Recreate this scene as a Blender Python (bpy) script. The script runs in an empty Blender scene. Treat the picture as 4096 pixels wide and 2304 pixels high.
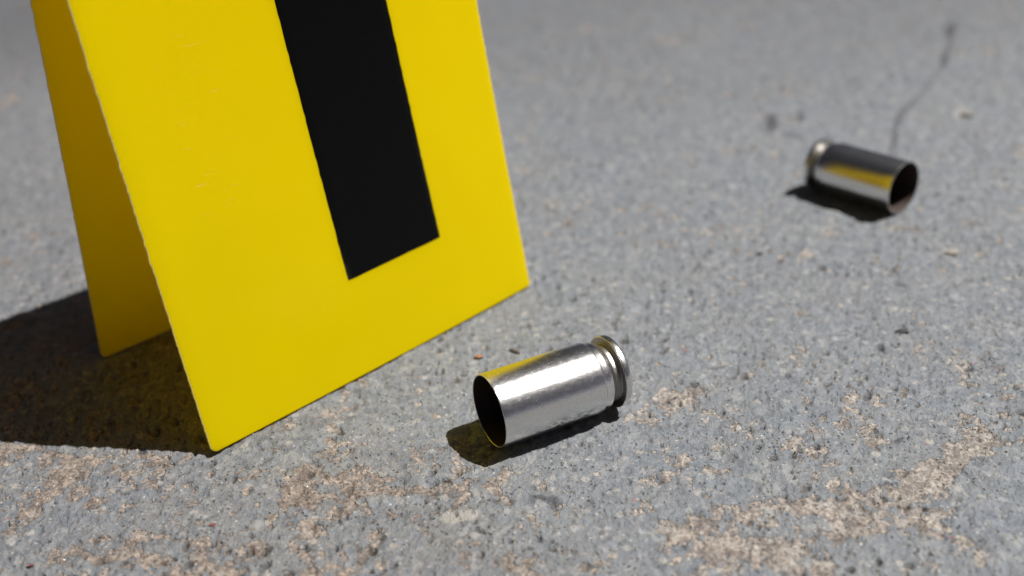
import bpy, bmesh, math, random
import numpy as np
from mathutils import Matrix, Vector
CM = 0.01
sc = bpy.context.scene
C = sc.collection

# ------------------------------------------------------------------ camera
FOCAL = 36.34
cam = bpy.data.cameras.new('camera')
co = bpy.data.objects.new('camera', cam); C.objects.link(co)
rt = Vector((0.998174, -0.027723, -0.053666)); up = Vector((0.060404, 0.458122, 0.886835)); fw = Vector((0, 0.888457, -0.458960))
M = Matrix.Identity(4)
for i in range(3):
    M[i][0] = rt[i]; M[i][1] = up[i]; M[i][2] = -fw[i]
M[0][3], M[1][3], M[2][3] = 0, 0, 9.6868 * CM
co.matrix_world = M
cam.lens = FOCAL; cam.sensor_width = 36; cam.sensor_fit = 'HORIZONTAL'
cam.clip_start = 0.005; cam.clip_end = 50
cam.dof.use_dof = True; cam.dof.focus_distance = 0.160; cam.dof.aperture_fstop = 12
cam.dof.aperture_blades = 8
sc.camera = co

# ------------------------------------------------------------------ sky and sun
SUN_AZ, SUN_EL = 0.29, 62.9          # degrees, azimuth from +X towards +Y
w = bpy.data.worlds.new("World"); sc.world = w; w.use_nodes = True
nt = w.node_tree; bg = nt.nodes['Background']
sky = nt.nodes.new('ShaderNodeTexSky'); sky.sky_type = 'NISHITA'; sky.sun_disc = False
sky.sun_elevation = math.radians(SUN_EL); sky.sun_rotation = math.radians(90 - SUN_AZ)
sky.air_density = 0.05; sky.dust_density = 1.2; sky.ozone_density = 0.0; sky.altitude = 300
nt.links.new(sky.outputs[0], bg.inputs[0]); bg.inputs[1].default_value = 0.05
sl = bpy.data.lights.new('sun', 'SUN'); sl.energy = 4.6; sl.angle = math.radians(0.53); sl.color = (1, 0.978, 0.945)
so = bpy.data.objects.new('sun', sl); C.objects.link(so)
az, el = math.radians(SUN_AZ), math.radians(SUN_EL)
S = Vector((math.cos(el) * math.cos(az), math.cos(el) * math.sin(az), math.sin(el)))
so.rotation_euler = S.to_track_quat('Z', 'Y').to_euler(); so.location = S * 2
sc.view_settings.view_transform = 'Standard'; sc.view_settings.look = 'None'
sc.view_settings.exposure = 0.85; sc.view_settings.gamma = 1
sc.cycles.max_bounces = 10; sc.cycles.use_denoising = True

# ------------------------------------------------------------------ node helper
class NT:
    def __init__(s, name):
        s.m = bpy.data.materials.new(name); s.m.use_nodes = True; s.t = s.m.node_tree
        s.b = s.t.nodes['Principled BSDF']; s.out = s.t.nodes['Material Output']
    def n(s, kind, **kw):
        x = s.t.nodes.new(kind)
        for k, v in kw.items():
            if k.startswith('i_'):
                x.inputs[k[2:].replace('_', ' ')].default_value = v
            else: setattr(x, k, v)
        return x
    def l(s, a, b): s.t.links.new(a, b)
    def setin(s, sock, v):
        if isinstance(v, (int, float)): sock.default_value = v
        elif isinstance(v, tuple): sock.default_value = v if len(v) == 4 else (*v, 1)
        else: s.l(v, sock)
    def math(s, op, a, b=0.0, c=0.0, clamp=False):
        x = s.t.nodes.new('ShaderNodeMath'); x.operation = op; x.use_clamp = clamp
        s.setin(x.inputs[0], a); s.setin(x.inputs[1], b); s.setin(x.inputs[2], c); return x.outputs[0]
    def ramp(s, v, lo, hi, a=0.0, b=1.0):
        x = s.t.nodes.new('ShaderNodeMapRange'); x.interpolation_type = 'SMOOTHSTEP'; x.clamp = True
        s.setin(x.inputs['Value'], v)
        for k, q in (('From Min', lo), ('From Max', hi), ('To Min', a), ('To Max', b)): x.inputs[k].default_value = q
        return x.outputs[0]
    def mix(s, f, a, b, mode='MIX'):
        x = s.t.nodes.new('ShaderNodeMix'); x.data_type = 'RGBA'; x.blend_type = mode; x.clamp_factor = True
        s.setin(x.inputs[0], f); s.setin(x.inputs[6], a); s.setin(x.inputs[7], b); return x.outputs[2]
    def noise(s, vec, scale, detail=2, rough=0.5, dim='3D', dist=0.0):
        x = s.t.nodes.new('ShaderNodeTexNoise'); s.l(vec, x.inputs['Vector'])
        x.inputs['Scale'].default_value = scale; x.inputs['Detail'].default_value = detail
        x.inputs['Roughness'].default_value = rough; x.inputs['Distortion'].default_value = dist
        return x.outputs[0]
    def coord(s): return s.t.nodes.new('ShaderNodeTexCoord').outputs['Object']
    def mapping(s, vec, scale, rot=(0, 0, 0)):
        x = s.t.nodes.new('ShaderNodeMapping'); s.l(vec, x.inputs[0]); x.inputs['Scale'].default_value = scale
        x.inputs['Rotation'].default_value = rot; return x.outputs[0]
    def attr(s, name):
        x = s.t.nodes.new('ShaderNodeAttribute'); x.attribute_name = name; return x.outputs['Fac']
    def bump(s, h, dist, strength=1.0):
        x = s.t.nodes.new('ShaderNodeBump'); x.inputs['Distance'].default_value = dist
        x.inputs['Strength'].default_value = strength; s.l(h, x.inputs['Height']); return x.outputs[0]

# ------------------------------------------------------------------ numpy noise
def hashtab(seed): return np.random.RandomState(seed).rand(256, 256).astype(np.float32)
def vnoise(x, y, seed):
    T = hashtab(seed); xi = np.floor(x).astype(int); yi = np.floor(y).astype(int)
    fx = x - xi; fy = y - yi; fx = fx * fx * fx * (fx * (fx * 6 - 15) + 10); fy = fy * fy * fy * (fy * (fy * 6 - 15) + 10)
    a = T[xi & 255, yi & 255]; b = T[(xi + 1) & 255, yi & 255]; c = T[xi & 255, (yi + 1) & 255]; d = T[(xi + 1) & 255, (yi + 1) & 255]
    return (a * (1 - fx) + b * fx) * (1 - fy) + (c * (1 - fx) + d * fx) * fy
def fbm(x, y, seed, octs=4, gain=0.5, rot=True):
    s = 0; a = 1; t = 0; c, sn = math.cos(0.6), math.sin(0.6)
    for k in range(octs):
        s = s + a * vnoise(x, y, seed + k); t += a; a *= gain
        x, y = (c * x - sn * y) * 2.03 + 17.3, (sn * x + c * y) * 2.03 - 9.1
    return s / t
def pits(x, y, seed, cell, rmin, rmax, prob, sx=1.0):
    """field of irregular holes: 0 outside, up to 1 in the middle of a hole"""
    X = x / cell; Y = y / cell; xi = np.floor(X).astype(int); yi = np.floor(Y).astype(int)
    A, B, R_, K = hashtab(seed), hashtab(seed + 1), hashtab(seed + 2), hashtab(seed + 3)
    out = np.zeros_like(x)
    for dx in (-1, 0, 1):
        for dy in (-1, 0, 1):
            i = (xi + dx) & 255; j = (yi + dy) & 255
            px = xi + dx + A[i, j]; py = yi + dy + B[i, j]; an = R_[j, i] * 3.14
            r = (rmin + (rmax - rmin) * R_[i, j] ** 3) / cell
            ux = (X - px) * np.cos(an) + (Y - py) * np.sin(an); uy = -(X - px) * np.sin(an) + (Y - py) * np.cos(an)
            d = np.sqrt(ux ** 2 + (uy * (1 + 0.9 * K[j, i])) ** 2) / r
            out = np.maximum(out, np.where(K[i, j] < prob, np.clip(1 - d, 0, 1), 0))
    return out
def sst(v, lo, hi):
    t = np.clip((v - lo) / (hi - lo), 0, 1); return t * t * (3 - 2 * t)
def blob(x, y, cx, cy, rx, ry, ang=0.0):
    c, s = math.cos(ang), math.sin(ang); u = ((x - cx) * c + (y - cy) * s) / rx; v = (-(x - cx) * s + (y - cy) * c) / ry
    return np.exp(-(u * u + v * v))

# ------------------------------------------------------------------ the ground height and its wear (cm)
WEAR = [  # where the paint has flaked off: x, y, rx, ry, angle, weight
    (7.1, 12.85, .7, .28, .5, .55), (6.2, 12.25, .9, .32, .6, .6), (5.2, 11.55, .9, .35, .5, .5), (4.2, 10.7, 1.0, .3, .2, .35),
    (3.0, 10.75, .8, .4, 0, .5), (2.2, 11.2, .75, .3, -.3, .45), (2.6, 14.45, .5, .55, .9, .42), (-.7, 12.45, .9, .25, .2, .22),
    (-4.5, 11.2, 2.8, 1.0, 0, .24), (-6.9, 13.1, 2.2, .9, .1, .24), (-3.0, 12.3, 2.0, .6, .1, .12), (-2.0, 13.2, 1.5, .5, .3, .2), (.5, 14.9, 1.2, .4, .6, .2), (3.9, 13.2, 1.0, .15, .1, .2), (1.8, 12.3, .5, .15, .1, .3)]
STAIN = [(16.3, 36.8, .24, 1.7, -.417), (14.6, 33.2, .15, 1.3, -.414), (7.62, 28.0, .22, 1.0, -.266), (8.55, 28.4, .12, .6, -.29), (7.9, 27.0, .45, .14, -.35), 
         (.3, 11.95, .28, .12, 0), (5.8, 12.8, .12, .08, 0)]
PALE = [(12.95, 27.9, .2, .6), (9.2, 19.2, .16, .3), (.5, 27.9, .1, .3), (-.95, 11.75, .3, .15), (9.9, 45, .18, .5)]
CRACK = [(9.95, 24.84), (10.59, 26.51), (11.24, 27.95), (12.42, 29.63), (13.55, 31.3), (14.43, 32.74), (15.3, 34.58), (16.26, 36.61), (17.46, 38.82)]
def crack_field(x, y, width):
    d = np.full(np.shape(x), 9.0)
    for (ax, ay), (bx, by) in zip(CRACK, CRACK[1:]):
        ux, uy = bx - ax, by - ay; t = np.clip(((x - ax) * ux + (y - ay) * uy) / (ux * ux + uy * uy), 0, 1)
        d = np.minimum(d, np.hypot(x - ax - t * ux, (y - ay - t * uy) * .6))
    return np.clip(1 - d / width, 0, 1)
def ground_fields(x, y):
    wx = x + .35 * (fbm(x * 1.3, y * 1.3, 300, 3) - .5); wy = y + .35 * (fbm(x * 1.3, y * 1.3, 310, 3) - .5)
    big = fbm(wx * .35, wy * .35, 11, 3)
    mid = fbm(wx * 2.0, wy * 2.0, 21, 5, .62)
    fine = fbm(x * 7, y * 7, 31, 4, .6)
    wear = (mid - .5) * 1.5 + (big - .5) * .8 + (fine - .5) * 1.0
    for (cx, cy, rx, ry, an, wt) in WEAR: wear = wear + wt * blob(wx, wy, cx, cy, rx, ry, an)
    wear = wear * .9 - .10 - .16 * sst(y + x * .2, 13, 18)                                      # > .12 : bare mortar shows
    lumps = fbm(x * 3.2, y * 3.2, 41, 3, .55); grit = fbm(x * 11, y * 11, 51, 3, .6)
    ridged = 1 - np.abs(2 * fbm(wx * 4.2, wy * 4.2, 61, 3, .6) - 1)
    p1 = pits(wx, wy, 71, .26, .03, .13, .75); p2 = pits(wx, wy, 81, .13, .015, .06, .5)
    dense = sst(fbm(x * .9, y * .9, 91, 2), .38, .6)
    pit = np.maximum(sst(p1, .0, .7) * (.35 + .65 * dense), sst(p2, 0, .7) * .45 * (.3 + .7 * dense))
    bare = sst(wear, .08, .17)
    h = (lumps - .5) * .060 + (grit - .5) * .032 * (1 + .8 * bare) + (fine - .5) * .03 + (ridged - .8) * .028 - bare * .011 + (fbm(x * .5, y * .5, 99, 2) - .5) * .07
    h = h - pit * .085 - bare * sst(fbm(x * 9, y * 9, 610, 2), .6, .75) * .02
    return h, wear, pit

GOFF = -.022
CON = [(-4.9, 1.36e1), (.35, 19.0), (-7.8, 16.9)]
def height(x, y):
    x = np.asarray(x, float); y = np.asarray(y, float)
    h, wear, pit = ground_fields(x, y)
    return h + GOFF, wear, pit

# ------------------------------------------------------------------ helpers for things
def link(o, parent=None):
    C.objects.link(o)
    if parent is not None: o.parent = parent
    return o
def mesh_obj(name, verts, faces, mats, parent=None, smooth=True, fmat=None, sharp=None):
    me = bpy.data.meshes.new(name); me.from_pydata([tuple(v) for v in verts], [], faces)
    for m in mats: me.materials.append(m)
    if fmat is not None: me.polygons.foreach_set('material_index', fmat)
    me.polygons.foreach_set('use_smooth', [smooth] * len(me.polygons))
    me.update()
    if sharp: me.set_sharp_from_angle(angle=math.radians(sharp))
    return link(bpy.data.objects.new(name, me), parent)
def thing(name, label, cat, loc=(0, 0, 0), rot=(0, 0, 0), group=None):
    o = bpy.data.objects.new(name, None); C.objects.link(o); o.location = loc; o.rotation_euler = rot
    o.empty_display_size = .005; o['label'] = label; o['category'] = cat
    if group: o['group'] = group
    return o

# ------------------------------------------------------------------ materials
def concrete_material():
    k = NT('worn_painted_concrete'); v = k.coord()
    wear, pit = k.attr('wear'), k.attr('pit')
    n_big = k.noise(v, 60, 3, .6); n_mid = k.noise(v, 420, 4, .65); n_fine = k.noise(v, 1700, 3, .7); n_vf = k.noise(v, 4200, 2, .6)
    w_ = k.math('ADD', wear, k.math('MULTIPLY', k.math('SUBTRACT', n_fine, .5), .42))
    w_ = k.math('ADD', w_, k.math('MULTIPLY', k.math('SUBTRACT', n_mid, .5), .5))
    bare = k.ramp(w_, .10, .17)
    paint = k.mix(k.ramp(n_mid, .3, .7), (.096, .108, .125), (.160, .174, .192))
    paint = k.mix(k.ramp(n_big, .35, .65), paint, k.mix(.6, paint, (.138, .144, .150)))
    paint = k.mix(k.ramp(n_fine, .52, .72, 0, .5), paint, (.21, .208, .203))
    mort = k.mix(k.ramp(n_mid, .3, .7), (.165, .138, .120), (.42, .37, .32))
    mort = k.mix(k.ramp(n_fine, .35, .68), k.mix(.75, mort, (.06, .048, .042)), mort)
    col = k.mix(k.math('MULTIPLY', bare, .92), paint, mort)
    # thin tan scuffs
    sc_ = k.ramp(k.noise(k.mapping(v, (1, 1.5, 1), (0, 0, .5)), 820, 3, .7), .58, .66, 0, .6)
    col = k.mix(sc_, col, (.225, .195, .165))
    # grains of aggregate, dark and pale, a few red
    vo = k.n('ShaderNodeTexVoronoi'); vo.inputs['Scale'].default_value = 1500; k.l(v, vo.inputs['Vector'])
    sep = k.n('ShaderNodeSeparateColor'); k.l(vo.outputs['Color'], sep.inputs[0])
    dot = k.ramp(vo.outputs['Distance'], .22, .38, 1, 0)
    dk = k.math('MULTIPLY', dot, k.ramp(sep.outputs[0], .80, .84)); wt = k.math('MULTIPLY', dot, k.ramp(sep.outputs[1], .90, .93))
    rd = k.math('MULTIPLY', dot, k.ramp(sep.outputs[2], .9985, .9992))
    col = k.mix(k.math('MULTIPLY', dk, .7), col, (.045, .041, .038)); col = k.mix(k.math('MULTIPLY', wt, .6), col, (.42, .40, .37)); col = k.mix(rd, col, (.32, .05, .04))
    vo2 = k.n('ShaderNodeTexVoronoi'); vo2.inputs['Scale'].default_value = 430; k.l(v, vo2.inputs['Vector'])
    sep2 = k.n('ShaderNodeSeparateColor'); k.l(vo2.outputs['Color'], sep2.inputs[0])
    st = k.math('MULTIPLY', k.ramp(k.math('ADD', vo2.outputs['Distance'], k.math('MULTIPLY', n_fine, .3)), .36, .5, 1, 0), k.ramp(sep2.outputs[0], .68, .76))
    col = k.mix(k.math('MULTIPLY', st, .6), col, k.mix(sep2.outputs[1], (.33, .29, .24), (.28, .285, .29)))
    blot = k.noise(v, 330, 4, .6, dist=1.3)
    col = k.mix(k.ramp(blot, .52, .66, 0, .5), col, (.255, .252, .245)); col = k.mix(k.ramp(blot, .44, .32, 0, .3), col, (.062, .068, .078))
    col = k.mix(k.attr('far_dark'), col, k.mix(1, col, (.80, .79, .79), 'MULTIPLY'))
    # a darker colour in the holes, stains, pale stones, rusty tint
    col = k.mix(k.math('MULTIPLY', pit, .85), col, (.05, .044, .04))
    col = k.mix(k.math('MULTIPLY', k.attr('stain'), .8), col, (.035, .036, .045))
    col = k.mix(k.math('MULTIPLY', k.attr('pale'), .45), col, (.34, .32, .28))
    col = k.mix(k.math('MULTIPLY', k.math('MULTIPLY', k.attr('brown'), .75), k.math('ADD', .42, k.math('MULTIPLY', bare, .45))), col, k.mix(1, col, (.74, .66, .61), 'MULTIPLY'))
    k.l(col, k.b.inputs['Base Color'])
    rough = k.math('ADD', .5, k.math('MULTIPLY', bare, .35))
    rough = k.math('SUBTRACT', rough, k.math('MULTIPLY', wt, .35)); k.l(rough, k.b.inputs['Roughness'])
    k.b.inputs['Specular IOR Level'].default_value = .35
    hh = k.math('ADD', k.math('MULTIPLY', n_fine, .8), k.math('MULTIPLY', n_vf, .35)); hh = k.math('ADD', hh, k.math('MULTIPLY', n_mid, .8))
    hh = k.math('SUBTRACT', hh, k.math('MULTIPLY', bare, .55)); hh = k.math('SUBTRACT', hh, k.math('MULTIPLY', dk, .4))
    k.l(k.bump(hh, .0005, 1.0), k.b.inputs['Normal'])
    return k.m

def yellow_material(name, edge=False):
    k = NT(name); v = k.coord(); b = k.b
    n = k.noise(v, 40, 2, .5)
    base = (.86, .76, .0) if not edge else (.62, .56, .2)
    col = k.mix(k.ramp(n, .3, .7), base, tuple(c * .965 for c in base))
    # a band of fine scratches rubbed across the sheet
    if not edge:
        a = k.noise(k.mapping(v, (260, 260, 5200), (.0, .06, .0)), 1, 2, .5)
        sep = k.n('ShaderNodeSeparateXYZ'); k.l(v, sep.inputs[0])
        line = k.math('ADD', sep.outputs[0], k.math('MULTIPLY', k.math('SUBTRACT', .08, sep.outputs[2]), .0))
        m = k.math('MULTIPLY', k.ramp(sep.outputs[0], .008, .011), k.ramp(sep.outputs[0], .016, .021, 1, 0))
        m = k.math('MULTIPLY', m, k.math('MULTIPLY', k.ramp(sep.outputs[2], .030, .038), k.ramp(sep.outputs[2], .058, .066, 1, 0)))
        m = k.math('MULTIPLY', m, k.ramp(k.noise(v, 300, 2, .5), .45, .6))
        scr = k.math('MULTIPLY', k.ramp(a, .66, .72), m)
        col = k.mix(k.math('MULTIPLY', scr, .55), col, (.78, .72, .30))
    dust = k.ramp(k.noise(v, 2200, 1, .5), .80, .84)
    col = k.mix(k.math('MULTIPLY', dust, .35), col, (.85, .80, .5))
    k.l(col, b.inputs['Base Color'])
    b.inputs['Roughness'].default_value = .28
    b.inputs['Specular IOR Level'].default_value = .16 if not edge else .5
    k.l(k.bump(k.noise(v, 900, 3, .5), .00002, .5), b.inputs['Normal'])
    tr = k.n('ShaderNodeBsdfTranslucent'); tr.inputs[0].default_value = (1.0, .80, .0, 1)
    add = k.n('ShaderNodeMixShader'); add.inputs[0].default_value = .64 if not edge else .3
    k.l(b.outputs[0], add.inputs[1]); k.l(tr.outputs[0], add.inputs[2]); k.l(add.outputs[0], k.out.inputs[0])
    # the reflecting share keeps the body colour at full strength
    return k.m

def simple(name, col, rough=.6, spec=.4, bumpscale=None, bumpd=.0001, var=None):
    k = NT(name); v = k.coord()
    c = k.mix(k.ramp(k.noise(v, bumpscale or 800, 3, .6), .35, .65), col, var or tuple(x * .7 for x in col))
    k.l(c, k.b.inputs['Base Color']); k.b.inputs['Roughness'].default_value = rough; k.b.inputs['Specular IOR Level'].default_value = spec
    k.l(k.bump(k.noise(v, bumpscale or 800, 3, .6), bumpd, .8), k.b.inputs['Normal'])
    return k.m

def nickel(name, rough, grain, marks=None, dark=0):
    k = NT(name); v = k.coord(); b = k.b
    b.inputs['Metallic'].default_value = 1
    n1 = k.noise(v, 4200, 4, .7); n2 = k.noise(k.mapping(v, (1100, 2600, 2600)), 1, 3, .6)
    col = k.mix(k.ramp(n1, .3, .7), (.66, .655, .645), (.78, .775, .765))
    spk = k.ramp(k.noise(v, 3600, 2, .5), .68, .74)
    col = k.mix(k.math('MULTIPLY', spk, .5), col, (.25, .22, .2))
    if marks:
        (x0, x1, y0, y1) = marks   # a soiled stretch low on the side: dark specks and one long scrape
        sep = k.n('ShaderNodeSeparateXYZ'); k.l(v, sep.inputs[0])
        m = k.math('MULTIPLY', k.ramp(sep.outputs[0], x0, x0 + .002), k.ramp(sep.outputs[0], x1 - .002, x1, 1, 0))
        m = k.math('MULTIPLY', m, k.math('MULTIPLY', k.ramp(sep.outputs[2], y0, y0 + .0008), k.ramp(sep.outputs[2], y1 - .0012, y1, 1, 0)))
        d = k.ramp(k.noise(k.mapping(v, (900, 1800, 1800)), 1, 3, .7), .51, .58)
        col = k.mix(k.math('MULTIPLY', k.math('MULTIPLY', m, d), .8), col, (.05, .045, .04))
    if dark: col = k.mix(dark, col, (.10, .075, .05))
    k.l(col, b.inputs['Base Color'])
    r = k.math('ADD', rough, k.math('MULTIPLY', k.math('SUBTRACT', n2, .5), .18)); k.l(r, b.inputs['Roughness'])
    h = k.math('ADD', n1, k.math('MULTIPLY', n2, .05)); h = k.math('ADD', h, k.math('MULTIPLY', k.noise(k.mapping(v, (500, 9000, 9000)), 1, 2, .5), .35))
    k.l(k.bump(h, grain, 1.0), b.inputs['Normal'])
    return k.m

M_GROUND = concrete_material()
M_YEL = yellow_material('yellow_plastic'); M_EDGE = yellow_material('cut_plastic_edge', True)
M_BLACK = simple('black_vinyl', (.0028, .0028, .0028), .3, .06, 3000, .00001)
M_NI_A = nickel('brushed_nickel', .24, .000016, marks=(.0055, .0165, -.0052, -.0012))
M_NI_B = nickel('polished_nickel', .23, .000006)
M_GROOVE = nickel('sooty_shaded_nickel', .38, .00004, dark=.6)  # soot plus the rim's shade, both put into the groove colour
M_SOOT = simple('sooty_bore', (.045, .030, .024), .55, .4, 2500, .00005)
M_PRIM = nickel('primer_brass', .25, .00001)

# ------------------------------------------------------------------ the ground: one sheet, fine where it is near
def build_ground():
    ys = [6.0]
    while ys[-1] < 56: ys.append(ys[-1] + .034 * (max(ys[-1], 9) / 11) ** 1.55)
    far = [60, 68, 80, 100, 140, 200, 300]; near = [-300, -150, -60, -20, 0, 3, 5]
    ys = np.array(near + ys + far, float)
    u = np.linspace(-1, 1, 900); u = np.concatenate([[-40, -20, -8, -4, -2.2, -1.5, -1.2, -1.08], u, [1.08, 1.2, 1.5, 2.2, 4, 8, 20, 40]])
    sx = .46 * np.clip(ys, 6, 56) + 3.4; ctr = -.035 * np.clip(ys, 6, 56)
    X = ctr[:, None] + u[None, :] * sx[:, None]; Y = np.repeat(ys[:, None], len(u), 1)
    X = np.clip(X, -300, 300); nr, nc = X.shape
    x = X.ravel(); y = Y.ravel()
    h, wear, pit = height(x, y)
    me = bpy.data.meshes.new('ground')
    co_ = np.stack([x, y, h], -1).astype(np.float32) * CM
    idx = np.arange(nr * nc).reshape(nr, nc)
    q = np.stack([idx[:-1, :-1], idx[:-1, 1:], idx[1:, 1:], idx[1:, :-1]], -1).reshape(-1, 4)
    me.vertices.add(len(co_)); me.vertices.foreach_set('co', co_.ravel())
    me.loops.add(q.size); me.loops.foreach_set('vertex_index', q.ravel().astype(np.int32))
    me.polygons.add(len(q)); me.polygons.foreach_set('loop_start', np.arange(0, q.size, 4, dtype=np.int32))
    me.polygons.foreach_set('use_smooth', np.ones(len(q), bool))
    me.update(calc_edges=True)
    wob = fbm(x * 2, y * 2, 400, 3)
    stain = np.zeros_like(x); pale = np.zeros_like(x)
    for (cx, cy, rx, ry, an) in STAIN: stain = np.maximum(stain, blob(x, y + (wob - .5) * .6, cx, cy, rx, ry, an))
    for (cx, cy, rx, ry) in PALE: pale = np.maximum(pale, blob(x + (wob - .5) * .25, y, cx, cy, rx, ry, -math.atan2(cx, cy)))
    stain = np.maximum(sst(stain, .25, .8), .75 * sst(crack_field(x + (wob - .5) * .25, y + (wob - .5) * .5, .13), 0, .6) * (.45 + .55 * sst(fbm(x * 1.1, y * .5, 430, 2), .35, .6))); stain = np.maximum(stain, .32 * blob(x, y, -23, 48, 7, 10)); pale = sst(pale, .3, .6)  # stain also carries a broad darker patch at the far left
    brown = np.clip(sst(-x * .8 - y * .35 + 9.5 * .35 + 5.5 * .35, 0, 5) + blob(x, y, -4, 11, 5, 2.2), 0, 1)
    far_dark = sst(y + x * .15 + (fbm(x * .12, y * .12, 410, 3) - .5) * 16, 27, 46)  # ground colour darkens with distance, with an uneven border
    for nme, a in (('far_dark', far_dark), ('wear', wear), ('pit', pit), ('stain', stain), ('pale', pale), ('brown', brown)):
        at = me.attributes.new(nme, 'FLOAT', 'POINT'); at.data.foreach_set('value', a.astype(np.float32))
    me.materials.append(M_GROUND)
    o = link(bpy.data.objects.new('ground', me)); o['kind'] = 'structure'
    return o
build_ground()

# ------------------------------------------------------------------ the folded yellow marker
PHI = 0.7749; TA = 14.49; WID = 7.45
U = np.array([math.cos(PHI), math.sin(PHI), 0]); N = np.array([-math.sin(PHI), math.cos(PHI), 0])   # N points away from the camera
FA = np.array([-4.9392, 13.6091, 0]); KB = np.array([-7.816, 16.9176, 0])
SHEETS = {'front': (FA, .1890, .0035, 1), 'back': (KB, .1790, .0043, -1)}
def sheet_pt(which, s, t, d=0.0):
    """s along the foot, t up the bent sheet, d out of its visible face (cm), in world space"""
    O, tau, kk, sg = SHEETS[which]
    a = tau - kk * t / 2; al = tau - kk * t
    p = O + U * s + np.array([0, 0, 1]) * t * math.cos(a) + N * sg * t * math.sin(a)
    nrm = (-N * math.cos(al) * sg + np.array([0, 0, 1]) * math.sin(al))        # outward of the tent
    return p + nrm * d
sign = thing('evidence_marker', 'bright yellow folded plastic tent marker with a thick black stroke down its front',
             'marker sign', tuple(FA * CM), (0, 0, PHI))
def to_sign(P):   # world cm -> the marker's own frame, metres
    P = (np.asarray(P) - FA) * CM; c, s = math.cos(-PHI), math.sin(-PHI)
    return (P[0] * c - P[1] * s, P[0] * s + P[1] * c, P[2])
rng = np.random.RandomState(5)
def edge_profile(ts, seed, amp, corner):
    """how far the cut edge stands out at each height: saw marks and burrs, with a rounded foot"""
    n1 = np.array([vnoise(np.array([t * 7.]), np.array([seed + .5]), 500)[0] - .5 for t in ts])
    n2 = np.array([vnoise(np.array([t * 22.]), np.array([seed + 3.5]), 501)[0] - .5 for t in ts])
    e = amp * (n1 * .25 + n2 * 1.1)
    burr = np.zeros(len(ts)); r = np.random.RandomState(seed)
    for t0 in r.uniform(3, 14, 26):
        burr = np.maximum(burr, r.uniform(.3, 1) * np.clip(1 - np.abs(ts - t0) / r.uniform(.03, .09), 0, 1) ** .5)
    e = e + burr * amp * 1.5
    rr = corner; inset = np.where(ts < rr, rr - np.sqrt(np.clip(rr ** 2 - (rr - ts) ** 2, 0, None)), 0)
    return e * sst(ts, .05, .4) - inset
def build_sheet(which, name, seedL, seedR, amp):
    TH = .055
    ts = np.concatenate([np.array([0, .004, .012, .025, .045, .07, .1, .13]), np.arange(.16, 8.2, .022), np.arange(8.3, TA, .1), [TA]])
    eL = edge_profile(ts, seedL, amp, .11); eR = edge_profile(ts, seedR, amp * .6, .07)
    cols = [0, .012, .03] + list(np.linspace(.3, WID - .3, 9)) + [WID - .03, WID - .012, WID]
    V = []; nc = len(cols)
    for side in (0, 1):
        for i, t in enumerate(ts):
            s0, s1 = -eL[i], WID + eR[i]
            for j, c in enumerate(cols):
                s = s0 + (s1 - s0) * c / WID
                cham = .010 if j in (0, nc - 1) or i == 0 else (.003 if j in (1, nc - 2) or i == 1 else 0)
                wave = .012 * (vnoise(np.array([s * .6]), np.array([t * .25]), 520)[0] - .5) + (.05 * (1 - (2 * s / WID - 1) ** 2) if which == 'front' else 0)
                d = -cham + wave if side == 0 else -TH + cham + wave
                V.append(to_sign(sheet_pt(which, s, t, d)))
    nr = len(ts); F = []; fm = []
    def id_(side, i, j): return side * nr * nc + i * nc + j
    for i in range(nr - 1):
        for j in range(nc - 1):
            a = (id_(0, i, j), id_(0, i, j + 1), id_(0, i + 1, j + 1), id_(0, i + 1, j)); b = (id_(1, i, j), id_(1, i + 1, j), id_(1, i + 1, j + 1), id_(1, i, j + 1))
            e = 1 if j in (0, nc - 2) else 0
            F += [a, b] if which == 'front' else [a[::-1], b[::-1]]; fm += [e, e]
    rim = [(0, j) for j in range(nc)] + [(i, nc - 1) for i in range(1, nr)] + [(nr - 1, j) for j in range(nc - 2, -1, -1)] + [(i, 0) for i in range(nr - 2, 0, -1)]
    for a, b in zip(rim, rim[1:] + rim[:1]):
        f = (id_(0, *a), id_(1, *a), id_(1, *b), id_(0, *b)); F.append(f if which == 'front' else f[::-1]); fm.append(1)
    return mesh_obj(name, V, F, [M_YEL, M_EDGE], sign, True, fm, sharp=35)
build_sheet('front', 'front_panel', 3, 9, .012)
build_sheet('back', 'back_panel', 14, 22, .008)
# the fold: a rounded ridge joining both sheets
def build_fold():
    V = []; F = []; n = 9; segs = 10
    a0 = np.array(sheet_pt('front', 0, TA, -.027)); b0 = np.array(sheet_pt('back', 0, TA, -.027))
    b0 = b0 - U * ((b0 - a0) @ U)
    mid = (a0 + b0) / 2; half = (b0 - a0) / 2; hl = np.linalg.norm(half); hn = half / hl
    for q, rr in enumerate((hl + .027, max(hl - .027, .01))):
        for k in range(segs + 1):
            s = (WID) * k / segs
            for j in range(n):
                th = math.pi * j / (n - 1)
                V.append(to_sign(mid + U * s - hn * rr * math.cos(th) + np.array([0, 0, 1]) * rr * math.sin(th)))
    def id_(q, k, j): return q * (segs + 1) * n + k * n + j
    for k in range(segs):
        for j in range(n - 1):
            F.append((id_(0, k, j), id_(0, k + 1, j), id_(0, k + 1, j + 1), id_(0, k, j + 1))); F.append((id_(1, k, j), id_(1, k, j + 1), id_(1, k + 1, j + 1), id_(1, k + 1, j)))
    for k in (0, segs):
        for j in range(n - 1): F.append((id_(0, k, j), id_(0, k, j + 1), id_(1, k, j + 1), id_(1, k, j)))
    mesh_obj('fold', V, F, [M_YEL], sign)
build_fold()
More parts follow.
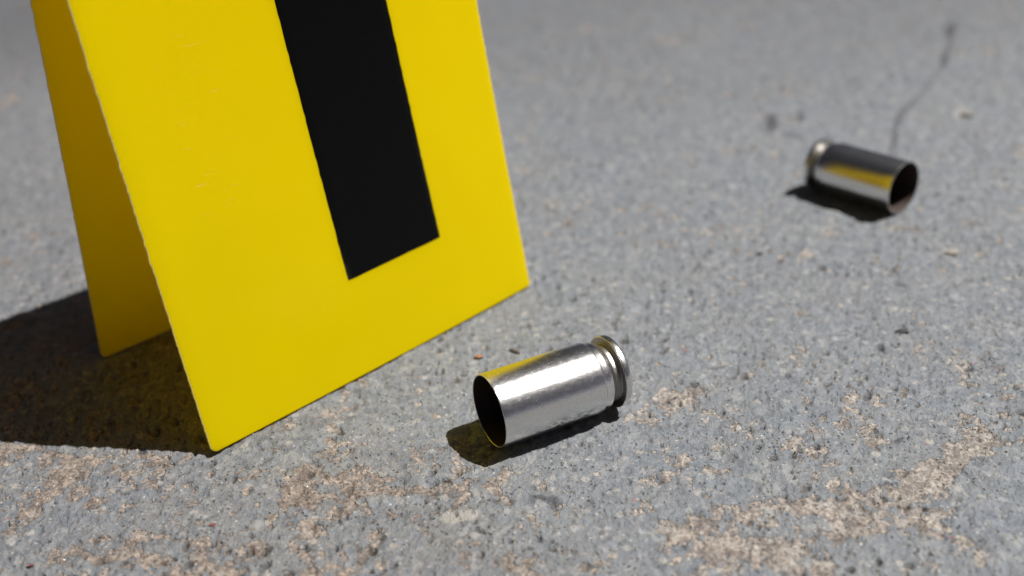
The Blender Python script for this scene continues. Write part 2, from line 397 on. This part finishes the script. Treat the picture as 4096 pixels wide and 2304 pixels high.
# the black stroke, a thin vinyl piece stuck a little crooked on the front sheet
def build_stroke():
    s1, s2, t0, t1 = 3.185, 5.357, 1.748, 12.6
    V = []; F = []; n = 240; ts = np.linspace(t0, t1, n); cols = [0, .006] + list(np.linspace(.15, s2 - s1 - .15, 13)) + [s2 - s1 - .006, s2 - s1]
    jl = np.array([vnoise(np.array([t * 9.]), np.array([1.5]), 530)[0] - .5 for t in ts]) * .016
    jr = np.array([vnoise(np.array([t * 9.]), np.array([7.5]), 530)[0] - .5 for t in ts]) * .016
    jb = [(vnoise(np.array([c * 9.]), np.array([4.5]), 530)[0] - .5) * .02 for c in cols]
    nc = len(cols)
    for q in (0, 1):
        for i, t in enumerate(ts):
            for j, c in enumerate(cols):
                off = .045 - .0143 * (t - t0); s = s1 + c + off + (jl[i] if j < 2 else jr[i] if j > nc - 3 else 0)
                tt = t + .0143 * c + (jb[j] if i == 0 else 0)
                wave = .012 * (vnoise(np.array([s * .6]), np.array([tt * .25]), 520)[0] - .5) + .05 * (1 - (2 * s / WID - 1) ** 2)
                d = wave + (.008 if (0 < j < nc - 1 and i > 0) else .005) if q == 0 else wave - .002
                V.append(to_sign(sheet_pt('front', s, tt, d)))
    def id_(q, i, j): return q * n * nc + i * nc + j
    for i in range(n - 1):
        for j in range(nc - 1):
            F.append((id_(0, i, j), id_(0, i, j + 1), id_(0, i + 1, j + 1), id_(0, i + 1, j)))
    rim = [(0, j) for j in range(nc)] + [(i, nc - 1) for i in range(1, n)] + [(n - 1, j) for j in range(nc - 2, -1, -1)] + [(i, 0) for i in range(n - 2, 0, -1)]
    for a, b in zip(rim, rim[1:] + rim[:1]): F.append((id_(0, *a), id_(1, *a), id_(1, *b), id_(0, *b)))
    mesh_obj('black_stroke', V, F, [M_BLACK], sign, sharp=35)
build_stroke()

# ------------------------------------------------------------------ spent cartridge cases
def lathe(prof, seg=128):
    """profile (x along axis, r) -> verts, faces; axis = +X, mouth at x = 0"""
    V = []; F = []; rings = []
    for (x, r) in prof:
        if r < 1e-5: V.append((x * CM, 0, 0)); rings.append([len(V) - 1])
        else:
            base = len(V)
            for k in range(seg):
                a = 2 * math.pi * k / seg; V.append((x * CM, r * CM * math.cos(a), r * CM * math.sin(a)))
            rings.append(list(range(base, base + seg)))
    for a, b in zip(rings, rings[1:]):
        for k in range(seg):
            k2 = (k + 1) % seg
            if len(a) == 1: F.append((a[0], b[k2], b[k]))
            elif len(b) == 1: F.append((a[k], a[k2], b[0]))
            else: F.append((a[k], a[k2], b[k2], b[k]))
    return V, F
BODY = [(.004, .577), (.0, .582), (.0, .594), (.005, .599), (.02, .6005), (.25, .601), (.6, .602), (1.0, .603), (1.4, .604), (1.765, .606), (1.79, .603), (1.80, .596),
        (1.815, .580), (1.825, .577), (1.90, .574), (1.95, .566), (1.965, .556), (2.00, .535)]
GROOVE = [(2.00, .535), (2.03, .500), (2.045, .488), (2.07, .484), (2.14, .484), (2.15, .486), (2.158, .494), (2.160, .588)]
RIM = [(2.160, .588), (2.162, .600), (2.170, .608), (2.18, .6105), (2.225, .6105), (2.25, .608), (2.268, .598), (2.279, .583), (2.28, .57), (2.28, .30), (2.279, .275), (2.262, .268), (2.255, .262)]
BORE = [(.004, .577), (.012, .5715), (.3, .570), (.9, .562), (1.5, .545), (1.75, .51), (1.88, .43), (1.93, .33), (1.94, .12), (1.942, .10), (1.96, .09), (2.05, .088), (2.055, .0)]
PRIMER = [(2.256, .262), (2.272, .258), (2.277, .245), (2.277, .09), (2.270, .07), (2.262, .04), (2.260, .0)]
def make_case(label, mat, loc, heading, spin, group, tilt=0.0):
    t = thing('cartridge_case', label, 'bullet casing', tuple(q * CM for q in loc), (spin, tilt, heading), group)
    t.rotation_mode = 'XYZ'
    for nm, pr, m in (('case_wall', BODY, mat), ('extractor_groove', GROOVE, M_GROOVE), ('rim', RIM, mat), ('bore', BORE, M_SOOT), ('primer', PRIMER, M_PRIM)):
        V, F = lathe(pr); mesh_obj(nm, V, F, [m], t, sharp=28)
    return t
make_case('nearer silver bullet casing, sharp and sunlit, beside the yellow plastic marker', M_NI_A,
          (-.4769, 13.4557, .60), .4479, 0, 'spent silver bullet casings on the concrete')
make_case('farther silver bullet casing, out of focus, lying by itself with its mouth to the right', M_NI_B,
          (8.8813, 21.3140, .60), 2.2229, 0, 'spent silver bullet casings on the concrete')

# ------------------------------------------------------------------ small litter lying on the concrete
def chip(name, label, cat, x, y, r, flat, mat, seed, stretch=1.5, ang=0.0, sink=.25):
    r_ = random.Random(seed); bm = bmesh.new(); bmesh.ops.create_icosphere(bm, subdivisions=3, radius=1)
    for v in bm.verts:
        p = v.co.copy(); n_ = 1 + .35 * (vnoise(np.array([p.x * 1.7 + seed]), np.array([p.y * 1.7 + p.z * 2.1 + 9]), 540)[0] - .5) * 2
        v.co = Vector((p.x * stretch * n_, p.y * n_, p.z * flat * n_)) * r * CM
    me = bpy.data.meshes.new(name); bm.to_mesh(me); bm.free(); me.materials.append(mat)
    for f in me.polygons: f.use_smooth = True
    o = link(bpy.data.objects.new(name, me)); z = float(height(np.array([x]), np.array([y]))[0][0])
    o.location = (x * CM, y * CM, (z + r * flat * (1 - sink)) * CM); o.rotation_euler = (0, 0, ang)
    o['label'] = label; o['category'] = cat
    return o
m_or = simple('orange_paint_chip', (.28, .13, .07), .7, .3, 2000); m_dk = simple('tarry_crumb', (.02, .02, .024), .6, .4, 2000)
m_br = simple('brown_bark', (.07, .055, .05), .8, .2, 2000); m_ps = simple('pale_stone', (.25, .235, .205), .8, .3, 1500); m_red = simple('red_fibre', (.16, .05, .045), .6, .3, 3000)
chip('paint_chip', 'tiny orange crumb between the yellow marker and the nearer casing', 'crumb', -.67, 16.08, .055, .5, m_or, 3)
chip('dark_crumb', 'small black crumb alone on the grey concrete to the right of the nearer casing', 'crumb', 6.99, 16.05, .065, .45, m_dk, 5, 1.7, -.2)
chip('dark_crumb', 'tiny black crumb halfway between the two casings', 'crumb', 5.28, 19.61, .05, .5, m_dk, 8, 1.4)
chip('bark_sliver', 'thin dark brown sliver just behind the nearer casing', 'sliver', -.02, 16.21, .04, .5, m_br, 11, 3.6, -.75)
chip('pale_pebble', 'round cream pebble up and right of the farther casing', 'pebble', 13.0, 27.6, .17, .5, m_ps, 14, 1.0, 0, .55)
chip('pale_pebble', 'small cream pebble below the farther casing', 'pebble', 9.17, 19.16, .12, .5, m_ps, 17, 1.2, 0, .55)
chip('red_fleck', 'tiny red fleck on the brownish concrete below the marker', 'fleck', -4.54, 11.87, .03, .4, m_red, 21, 1.6, .4)
chip('red_fibre', 'short red fibre at the lower left corner', 'fibre', -6.95, 11.27, .014, .8, m_red, 25, 5.5, .5)

# mineral grains and grit that stand out of the surface and glint
def grains():
    r = np.random.RandomState(77); n = 9000
    y = 9.3 + 40 * r.rand(n) ** 1.9; x = -.035 * y + (r.rand(n) * 2 - 1) * (.46 * y + 3)
    sz = .006 + .014 * r.rand(n) ** 3
    h = height(x, y)[0]; V = []; F = []; fm = []
    base = np.array([(1, 0, 0), (-1, 0, 0), (0, 1, 0), (0, -1, 0), (0, 0, 1), (0, 0, -1)], float)
    fs = [(0, 2, 4), (2, 1, 4), (1, 3, 4), (3, 0, 4), (2, 0, 5), (1, 2, 5), (3, 1, 5), (0, 3, 5)]
    for i in range(n):
        q = base * (1 + .5 * (r.rand(6, 1) - .5)) * sz[i] * np.array([1.2, .9, .8]); a = r.rand() * 6.28; c, s = math.cos(a), math.sin(a)
        tz = (r.rand() - .5) * 1.2; ct, st = math.cos(tz), math.sin(tz)
        q = np.stack([q[:, 0], q[:, 1] * ct - q[:, 2] * st, q[:, 1] * st + q[:, 2] * ct], -1); q = np.stack([q[:, 0] * c - q[:, 1] * s, q[:, 0] * s + q[:, 1] * c, q[:, 2]], -1)
        b = len(V); V.extend(((q + np.array([x[i], y[i], h[i] + sz[i] * .25])) * CM).tolist()); k = 0 if r.rand() < .35 else (1 if r.rand() < .5 else 2)
        for f in fs: F.append((b + f[0], b + f[1], b + f[2])); fm.append(k)
    mq = simple('quartz_grain', (.42, .41, .40), .12, .8, 3000, .00001); md = simple('dark_grain', (.05, .047, .045), .3, .5, 3000, .00001); mt = simple('tan_grain', (.26, .21, .17), .7, .3, 3000, .00001)
    o = mesh_obj('mineral_grains', V, F, [mq, md, mt], None, False, fm)
    o['kind'] = 'stuff'; o['label'] = 'tiny mineral grains and grit strewn over the worn concrete'; o['category'] = 'grit'
grains()
